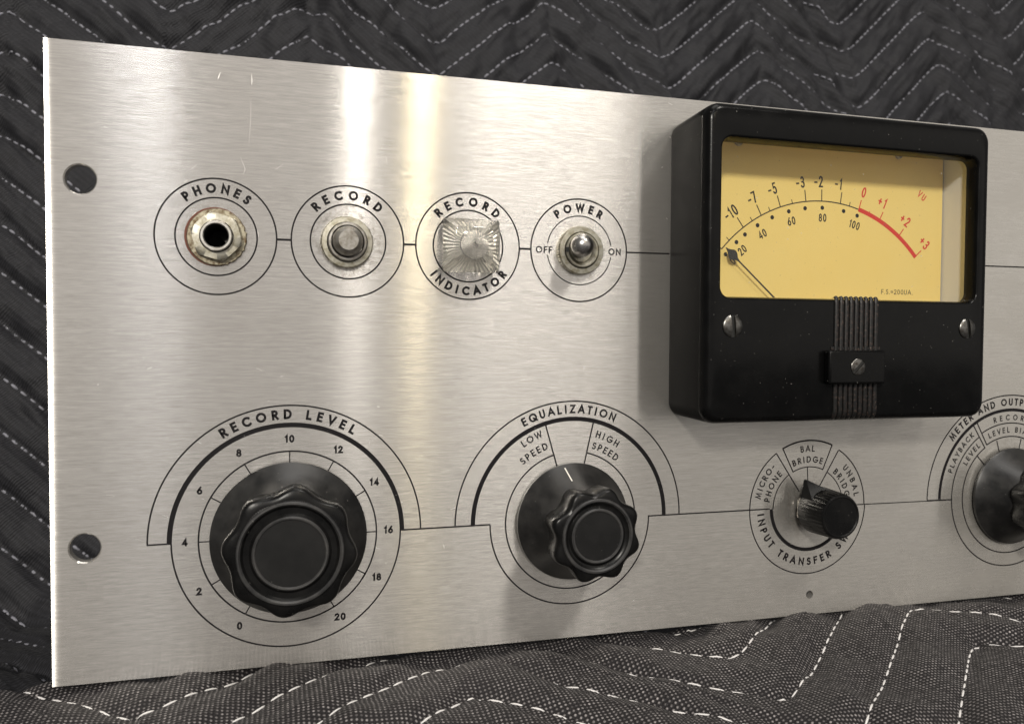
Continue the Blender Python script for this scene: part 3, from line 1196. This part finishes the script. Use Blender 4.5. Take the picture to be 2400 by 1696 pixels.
# radial flutes cut into the crown of the lens
q = MB()
lo = []
for r, d in ((4.4, 7.6), (4.3, 8.6), (2.6, 9.5), (0.7, 9.85), (0.03, 9.9)):
    l = []
    for i in range(84):
        a = 2 * pi * i / 84
        rr = r * (1.03 if i % 2 else 0.96)
        l.append((JX + rr * math.sin(a), -(d + (0.20 if i % 2 else 0)), JZ + rr * math.cos(a)))
    lo.append(l)
q.loops(lo, cap0=True, cap1=True)
q.build('fluted_crown', M['frost'], jewel, (JX, 0, JZ), smooth=12)
# four fluted reflecting sides rising behind the lens
q = MB()
lo = []
for h, d in ((0.82, 0.4), (0.50, 2.2), (0.14, 3.9)):
    l = []
    for sd in range(4):
        for i in range(18):
            t = -1 + 2 * i / 18
            p, w_ = (t, 1) if sd == 0 else (1, -t) if sd == 1 else (-t, -1) if sd == 2 else (-1, t)
            l.append((JX + p * HWX * h, -(d + (0.0 if i % 2 else 0.30 * h)), JZ + w_ * HWZ * h))
    lo.append(l)
q.loops(lo, cap1=True)
q.build('fluted_reflector', M['reflector'], jewel, (JX, 0, JZ), smooth=10)

# ---------------------------------------------------------------- power toggle
T_ = (PW + 0.05, ZT - 0.15)
q = MB()
q.lathe([(7.75, 0.02), (7.75, 1.5), (7.45, 2.0), (5.95, 2.1), (5.7, 1.6)], *T_, n=240, rfun=knurl(60, 0.10, 7.6))
tog = q.build('toggle_switch', M['nickel'], unit, (T_[0], 0, T_[1]))
q = MB()
q.lathe([(5.6, 0.5), (5.6, 2.5), (5.3, 2.9), (4.9, 2.9), (3.9, 2.1), (3.6, 1.6), (0.05, 1.4)], *T_, n=64)
q.build('bushing', M['nickel'], tog, (T_[0], 0, T_[1]))
q = MB()
q.box(T_[0] - 5.75, T_[0] - 4.6, 2.3, 3.0, T_[1] - 0.75, T_[1] + 0.75)
q.build('keyway', M['recess_shade'], tog, (T_[0], 0, T_[1]))
q = MB()
ax = np.array([-2.6, -10.0, 1.2])
ax = ax / np.linalg.norm(ax)
e1 = np.cross(ax, [0, 0, 1.0]); e1 /= np.linalg.norm(e1)
e2 = np.cross(ax, e1)
lo = []
prof = [(2.7, 0.5), (2.65, 2), (2.8, 3.5), (3.2, 5.5)] + [(3.7 * math.cos(t), 7.6 + 3.7 * math.sin(t)) for t in np.linspace(-0.55, pi / 2 - 0.02, 12)]
b0 = np.array([T_[0], 0, T_[1]])
for r, s in prof:
    lo.append([tuple(b0 + ax * s + r * (math.cos(2 * pi * i / 40) * e1 + math.sin(2 * pi * i / 40) * e2)) for i in range(40)])
q.loops(lo, cap1=True)
q.build('lever', M['lever'], tog, (T_[0], 0, T_[1]), smooth=60)


# ---------------------------------------------------------------- fluted knobs
def knob(cx, cz, skirt, tip, val, ring_o, ring_i, d_sk, d_top, phase, label, index=None):
    q = MB()
    q.lathe([(skirt[0] - 0.9, 0.8), (skirt[0], 1.1), (skirt[0], 2.0), (skirt[0] - 0.5, 2.5)] + skirt[1:] + [(3, d_sk)], cx, cz, n=128)
    k = q.build('knob', M['knob'], unit, (cx, 0, cz), smooth=40)
    k['label'] = label
    dep = tip - val

    def rf(r, d, a):
        lo = 1 - (0.5 + 0.5 * math.cos(8 * (a - phase))) ** 1.1
        w = max(0, min(1, (r - ring_o - 0.35) / max(0.2, (val - ring_o))))
        return r - dep * lo * w
    t = tip
    q = MB()
    q.lathe([(t - 3.4, d_sk - 2.2), (t - 1.0, d_sk - 0.3), (t - 0.4, d_sk + 1.2), (t, d_top - 3.2), (t, d_top - 1.8), (t - 0.35, d_top - 0.75),
             (t - 1.0, d_top - 0.25), (ring_o + 0.9, d_top), (ring_o + 0.35, d_top + 0.0)], cx, cz, n=288, rfun=rf)
    q.lathe([(ring_o + 0.35, d_top + 0.0), (ring_o + 0.1, d_top + 0.35), (ring_o - 0.35, d_top + 0.4), (ring_o - 0.8, d_top - 0.1)], cx, cz, n=144, mi=1)
    q.lathe([(ring_o - 0.8, d_top - 0.1), (ring_o - 1.5, d_top - 0.8), (ring_i + 1.5, d_top - 0.85), (ring_i + 0.75, d_top - 0.15)], cx, cz, n=144)
    q.lathe([(ring_i + 0.75, d_top - 0.15), (ring_i + 0.35, d_top + 0.3), (ring_i, d_top + 0.25), (ring_i - 0.25, d_top - 0.1)], cx, cz, n=144, mi=1)
    q.build('fluted_grip', [M['grip'], M['ring']], k, (cx, 0, cz), smooth=38)
    q = MB()
    q.lathe([(ring_i - 0.2, d_top - 0.1), (ring_i * 0.6, d_top - 0.06), (0.02, d_top - 0.04)], cx, cz, n=72)
    q.build('centre_disc', M['matt'], k, (cx, 0, cz))
    if index:
        a, (r0, q0), (r1, q1) = index
        a = math.radians(a)
        q = MB()
        tx, tz = math.cos(a), -math.sin(a)
        lo = []
        for r, d in ((r0, q0), ((r0 + r1) / 2, (q0 + q1) / 2 + 0.02), (r1, q1)):
            px, pz = cx + r * math.sin(a), cz + r * math.cos(a)
            lo.append([(px + s * tx * 0.2, -(d + h), pz + s * tz * 0.2) for s, h in ((-1, 0), (1, 0), (1, 0.10), (-1, 0.10))])
        q.loops(lo, cap0=True, cap1=True)
        q.build('index_line', M['white_line'], k, (cx, 0, cz))
    return k


knob(RL, 38, [22.4, (19.6, 4.2), (17.2, 6.8), (15.6, 9.6)], 18.2, 16.5, 14.0, 9.5, 10, 20.0, math.radians(6.5),
     'largest fluted black knob over the 0 to 20 scale')
knob(EQ, ZL, [19.0, (16.6, 5.0), (13.6, 9.2), (11.8, 12.4)], 14.7, 12.8, 11.0, 7.6, 12.6, 23.0, math.radians(18),
     'fluted black knob with white index line on conical skirt', (-11.5, (18.1, 2.95), (14.6, 8.05)))
knob(MO, 37.3, [18.6, (16.2, 5.0), (13.6, 9.2), (11.8, 12.4)], 14.7, 12.8, 11.0, 7.6, 12.6, 23.0, math.radians(18),
     'black knob with shiny conical skirt cut off by frame edge')

# pointer knob
q = MB()
q.lathe([(6.2, 1.0), (6.2, 3.4), (4.0, 3.5), (3.4, 5.8)], IT, 37.3, n=6)
zi = 37.5


def prf(r, d, a):
    rr = r + (0.10 * (1 if math.sin(36 * a) > 0 else -1) if 5.6 < d < 16.6 and r > 6.5 else 0)
    return rr


qb = MB()
qb.lathe([(7.2, 5.0), (8.15, 5.1), (8.3, 5.6), (7.75, 16.3), (7.55, 17.1), (7.2, 17.55), (6.8, 17.6), (6.4, 17.35), (0.02, 17.3)], IT, zi, n=216, rfun=prf)
# wedge-shaped pointer on the skirt of the knob
a = math.radians(-27)
ux, uz = math.sin(a), math.cos(a)
tx, tz = uz, -ux
lo = []
for rr, hw, d1 in ((2.0, 7.6, 15.5), (5.5, 5.3, 12.2), (12.2, 0.25, 6.4)):
    px, pz = IT + ux * rr, zi + uz * rr
    lo.append([(px - tx * hw, -5.0, pz - tz * hw), (px + tx * hw, -5.0, pz + tz * hw), (px + tx * hw * .9, -d1, pz + tz * hw * .9), (px - tx * hw * .9, -d1, pz - tz * hw * .9)])
qb.loops(lo, cap0=True, cap1=True)
pk = qb.build('knob', M['grip'], unit, (IT, 0, zi), smooth=30)
pk['label'] = 'small ribbed black pointer knob on the input switch'
q.build('shaft_nut', M['steel'], pk, (IT, 0, zi), smooth=30)

# ---------------------------------------------------------------- the meter
MX0, MX1, MZ0, MZ1, MD = 186.6, 295.4, 70.9, 170.2, 25.0
WX0, WX1, WZ0, WZ1 = 191.9, 290.2, 110.2, 159.6
case = MB()
rings = []
for ins, d, r in ((0.7, 0.02, 4.6), (0.5, 2, 4.8), (0.0, 21.5, 5.0), (0.12, 22.8, 5.0), (0.55, 23.9, 4.8), (1.25, 24.65, 4.4), (2.2, 25.0, 3.8)):
    rings.append(rrect(MX0 + ins, MX1 - ins, MZ0 + ins, MZ1 - ins, r, d))
for ins, d, r in ((-0.75, 25.0, 4.2), (-0.3, 24.85, 3.8), (0, 24.45, 3.4), (0.5, 21.4, 3.0), (0.5, 20.2, 3.0)):
    rings.append(rrect(WX0 + ins, WX1 - ins, WZ0 + ins, WZ1 - ins, r, d))
case.loops(rings[:3], mi=1)
case.loops(rings[2:])
mo = (241, 0, 120)
meter = case.build('vu_meter', [M['case'], M['case_side']], unit, mo, smooth=40)
meter['label'] = 'square glossy black meter with yellow dial'
q = MB()
q.loops([rrect(WX0 - 1.5, WX1 + 1.9, WZ0 - 3, WZ1 + 4, 2, 20.3), rrect(WX0 - 1.5, WX1 + 1.9, WZ0 - 3, WZ1 + 4, 2, 7.0)], cap1=True)
q.build('inner_housing', M['cream'], meter, mo)
q = MB()
q.box(190.4, 291.6, 7.3, 8.0, 107.5, 163.4)
dial = q.build('dial', M['dial'], meter, mo, bevel=0.15)
for x in (207.7, 271.9):
    q = MB()
    q.lathe([(1.5, 7.9), (1.5, 8.5), (1.1, 8.9), (0.02, 9.0)], x, 162.9, n=24)
    q.build('dial_screw', M['nickel_dark'], meter, (x, 0, 162.9))

k = Ink(8.03, 0.0012)
CX, CZ, RA = 241.0, 93.25, 51.75
k.circ(CX, CZ, RA, 0.38, -49, 16.5)
k.ring(CX, CZ, RA - 0.75, RA + 0.75, 16.3, 49.2, mi=1)
for a in (-49, -36.8, -27.9, -19, -7.6, -0.6, 7.8):
    k.radial(CX, CZ, a, RA, 55.7, 0.36)
for a in (-44.5, -32.3, -23.8, -13.6, 12.0):
    k.radial(CX, CZ, a, RA, 53.2, 0.28)
for a in (16.5, 26.8, 37.7, 48.9):
    k.radial(CX, CZ, a, RA, 55.2, 0.38, 1)
k.radial(CX, CZ, 21.4, RA, 52.9, 0.28, 1)
for t, a in (('-20', -49.5), ('-10', -37.8), ('-7', -28.5), ('-5', -20.2), ('-3', -9.1), ('-2', -1.9), ('-1', 6.0)):
    ar = math.radians(a)
    k.text(t, CX + 58.4 * math.sin(ar), CZ + 58.4 * math.cos(ar), 3.9, 0.54, 0, -ar * 0.95, 0.62)
for t, a in (('0', 16.7), ('+1', 24.9), ('+2', 36.3), ('+3', 47.7)):
    ar = math.radians(a)
    k.text(t, CX + 58.1 * math.sin(ar), CZ + 58.1 * math.cos(ar), 3.7, 0.54, 1, -ar * 0.95, 0.66, 0.3)
ar = math.radians(36.5)
k.text('VU', CX + 69.5 * math.sin(ar), CZ + 69.5 * math.cos(ar), 2.5, 0.40, 1, -ar, 0.75, 0.35)
for t, a in (('0', -49.1), ('20', -42.7), ('40', -30.9), ('60', -15.7), ('80', -0.1), ('100', 16.4)):
    ar = math.radians(a)
    k.text(t, CX + 46.1 * math.sin(ar), CZ + 46.1 * math.cos(ar), 2.8, 0.42, 0, -ar * 0.95, 0.70)
for a in (-49.3, -42.6, -37.8, -31.1, -23.8, -15.9, -8.3, -0.3, 9.8, 16.5):
    ar = math.radians(a)
    k.dot(CX + 49.5 * math.sin(ar), CZ + 49.5 * math.cos(ar), 0.72)
k.text('F.S.=200UA.', 272.5, 114.5, 1.7, 0.22, 0, 0.0, 1.05, 0.14)
k.done('scale_markings', [M['ink'], M['red']], dial, mo)

# needle: thin blade and leaf-shaped tip
q = MB()
nd = 11.0
a = math.radians(-49.0)
ux, uz = math.sin(a), math.cos(a)
tx, tz = uz, -ux
CN = (CX, 93.2)
lo = []
for r, w in ((22, .26), (45.4, .22), (46.6, .5), (47.6, 1.35), (48.6, 1.75), (49.4, 1.55), (50.3, .8), (51.2, .3), (52.0, .12)):
    px, pz = CN[0] + ux * r, CN[1] + uz * r
    lo.append([(px - tx * w, -nd, pz - tz * w), (px + tx * w, -nd, pz + tz * w), (px + tx * w, -nd - .22, pz + tz * w), (px - tx * w, -nd - .22, pz - tz * w)])
q.loops(lo, cap0=True, cap1=True)
q.build('needle', M['needle'], meter, mo)

q = MB()
q.loops([rrect(WX0 + 0.3, WX1 - 0.3, WZ0 + 0.3, WZ1 - 0.3, 2.8, 21.3)], cap1=True)
q.build('glass_pane', M['pane'], meter, mo)

# ribbed strap, clamp block and screws
q = MB()
n = 9
for i in range(n):
    xc = 233.9 + (249.2 - 233.9) * i / (n - 1)
    lo = []
    path = [(110.4, 23.6), (111.0, 24.6), (110.4, 25.15), (109.2, 25.2), (74.4, 25.2), (72.9, 25.0), (71.9, 24.3), (71.4, 23.2), (71.2, 21.5)]
    for z, d in path:
        nz = 0
        l = []
        for s in range(7):
            t = pi * s / 6
            up = 0.62 * math.sin(t)
            side = 0.80 * math.cos(t)
            dz = up * (0.8 if z > 110 else (-0.35 if z < 72.5 else 0))
            l.append((xc + side, -(d + up * (0.5 if abs(dz) > 0 else 1) - 0.1), z + dz))
        lo.append(l)
    q.loops(lo, closed=False)
q.build('ribbed_strap', M['ribs'], meter, mo, smooth=50)
q = MB()
q.box(229.4, 251.0, 24.9, 28.0, 83.0, 93.9)
q.build('clamp_block', M['case'], meter, mo, bevel=0.8)
q = MB()
q.box(232.0, 251.0, 24.9, 25.3, 94.0, 95.0)
q.build('grime_edge', M['ribs'], meter, mo, bevel=0.1)


def slot_screw(x, z, r, d, ang, parent, h=0.9):
    q = MB()
    w = r * 0.20
    ca, sa = math.cos(ang), math.sin(ang)
    T2 = lambda px, pz, dd: (x + px * ca - pz * sa, -dd, z + px * sa + pz * ca)
    for s in (-1, 1):
        rows = []
        for i in range(9):
            px = w + (r - w) * (1 - (1 - i / 8) ** 1.5) * 0.999
            c = math.sqrt(max(r * r - px * px, 1e-6))
            rows.append([T2(s * px, c * (2 * j / 12 - 1), d + 0.15 + h * (1 - min(1, (px * px + (c * (2 * j / 12 - 1)) ** 2) / (r * r))) ** 0.6) for j in range(13)])
        q.loops(rows, closed=False)
        lowr = [T2(s * w, math.sqrt(r * r - w * w) * (2 * j / 12 - 1), d) for j in range(13)]
        q.loops([lowr, rows[0]], closed=False)
    q.lathe([(r * 1.0, d + 0.2), (r, d - 0.3)], x, z, n=40)
    q.lathe([(r * 0.99, d + 0.04), (0.02, d + 0.04)], x, z, n=40, mi=1)
    return q.build('slotted_screw', [M['slot_screw'], M['recess_shade']], parent, (x, 0, z), smooth=40)


slot_screw(196.1, 101.4, 3.5, 25.0, 0.06, meter, 0.8)
slot_screw(286.6, 101.4, 3.4, 25.0, 0.10, meter, 0.8)
slot_screw(240.2, 88.6, 2.7, 28.0, -0.8, meter, 0.4)
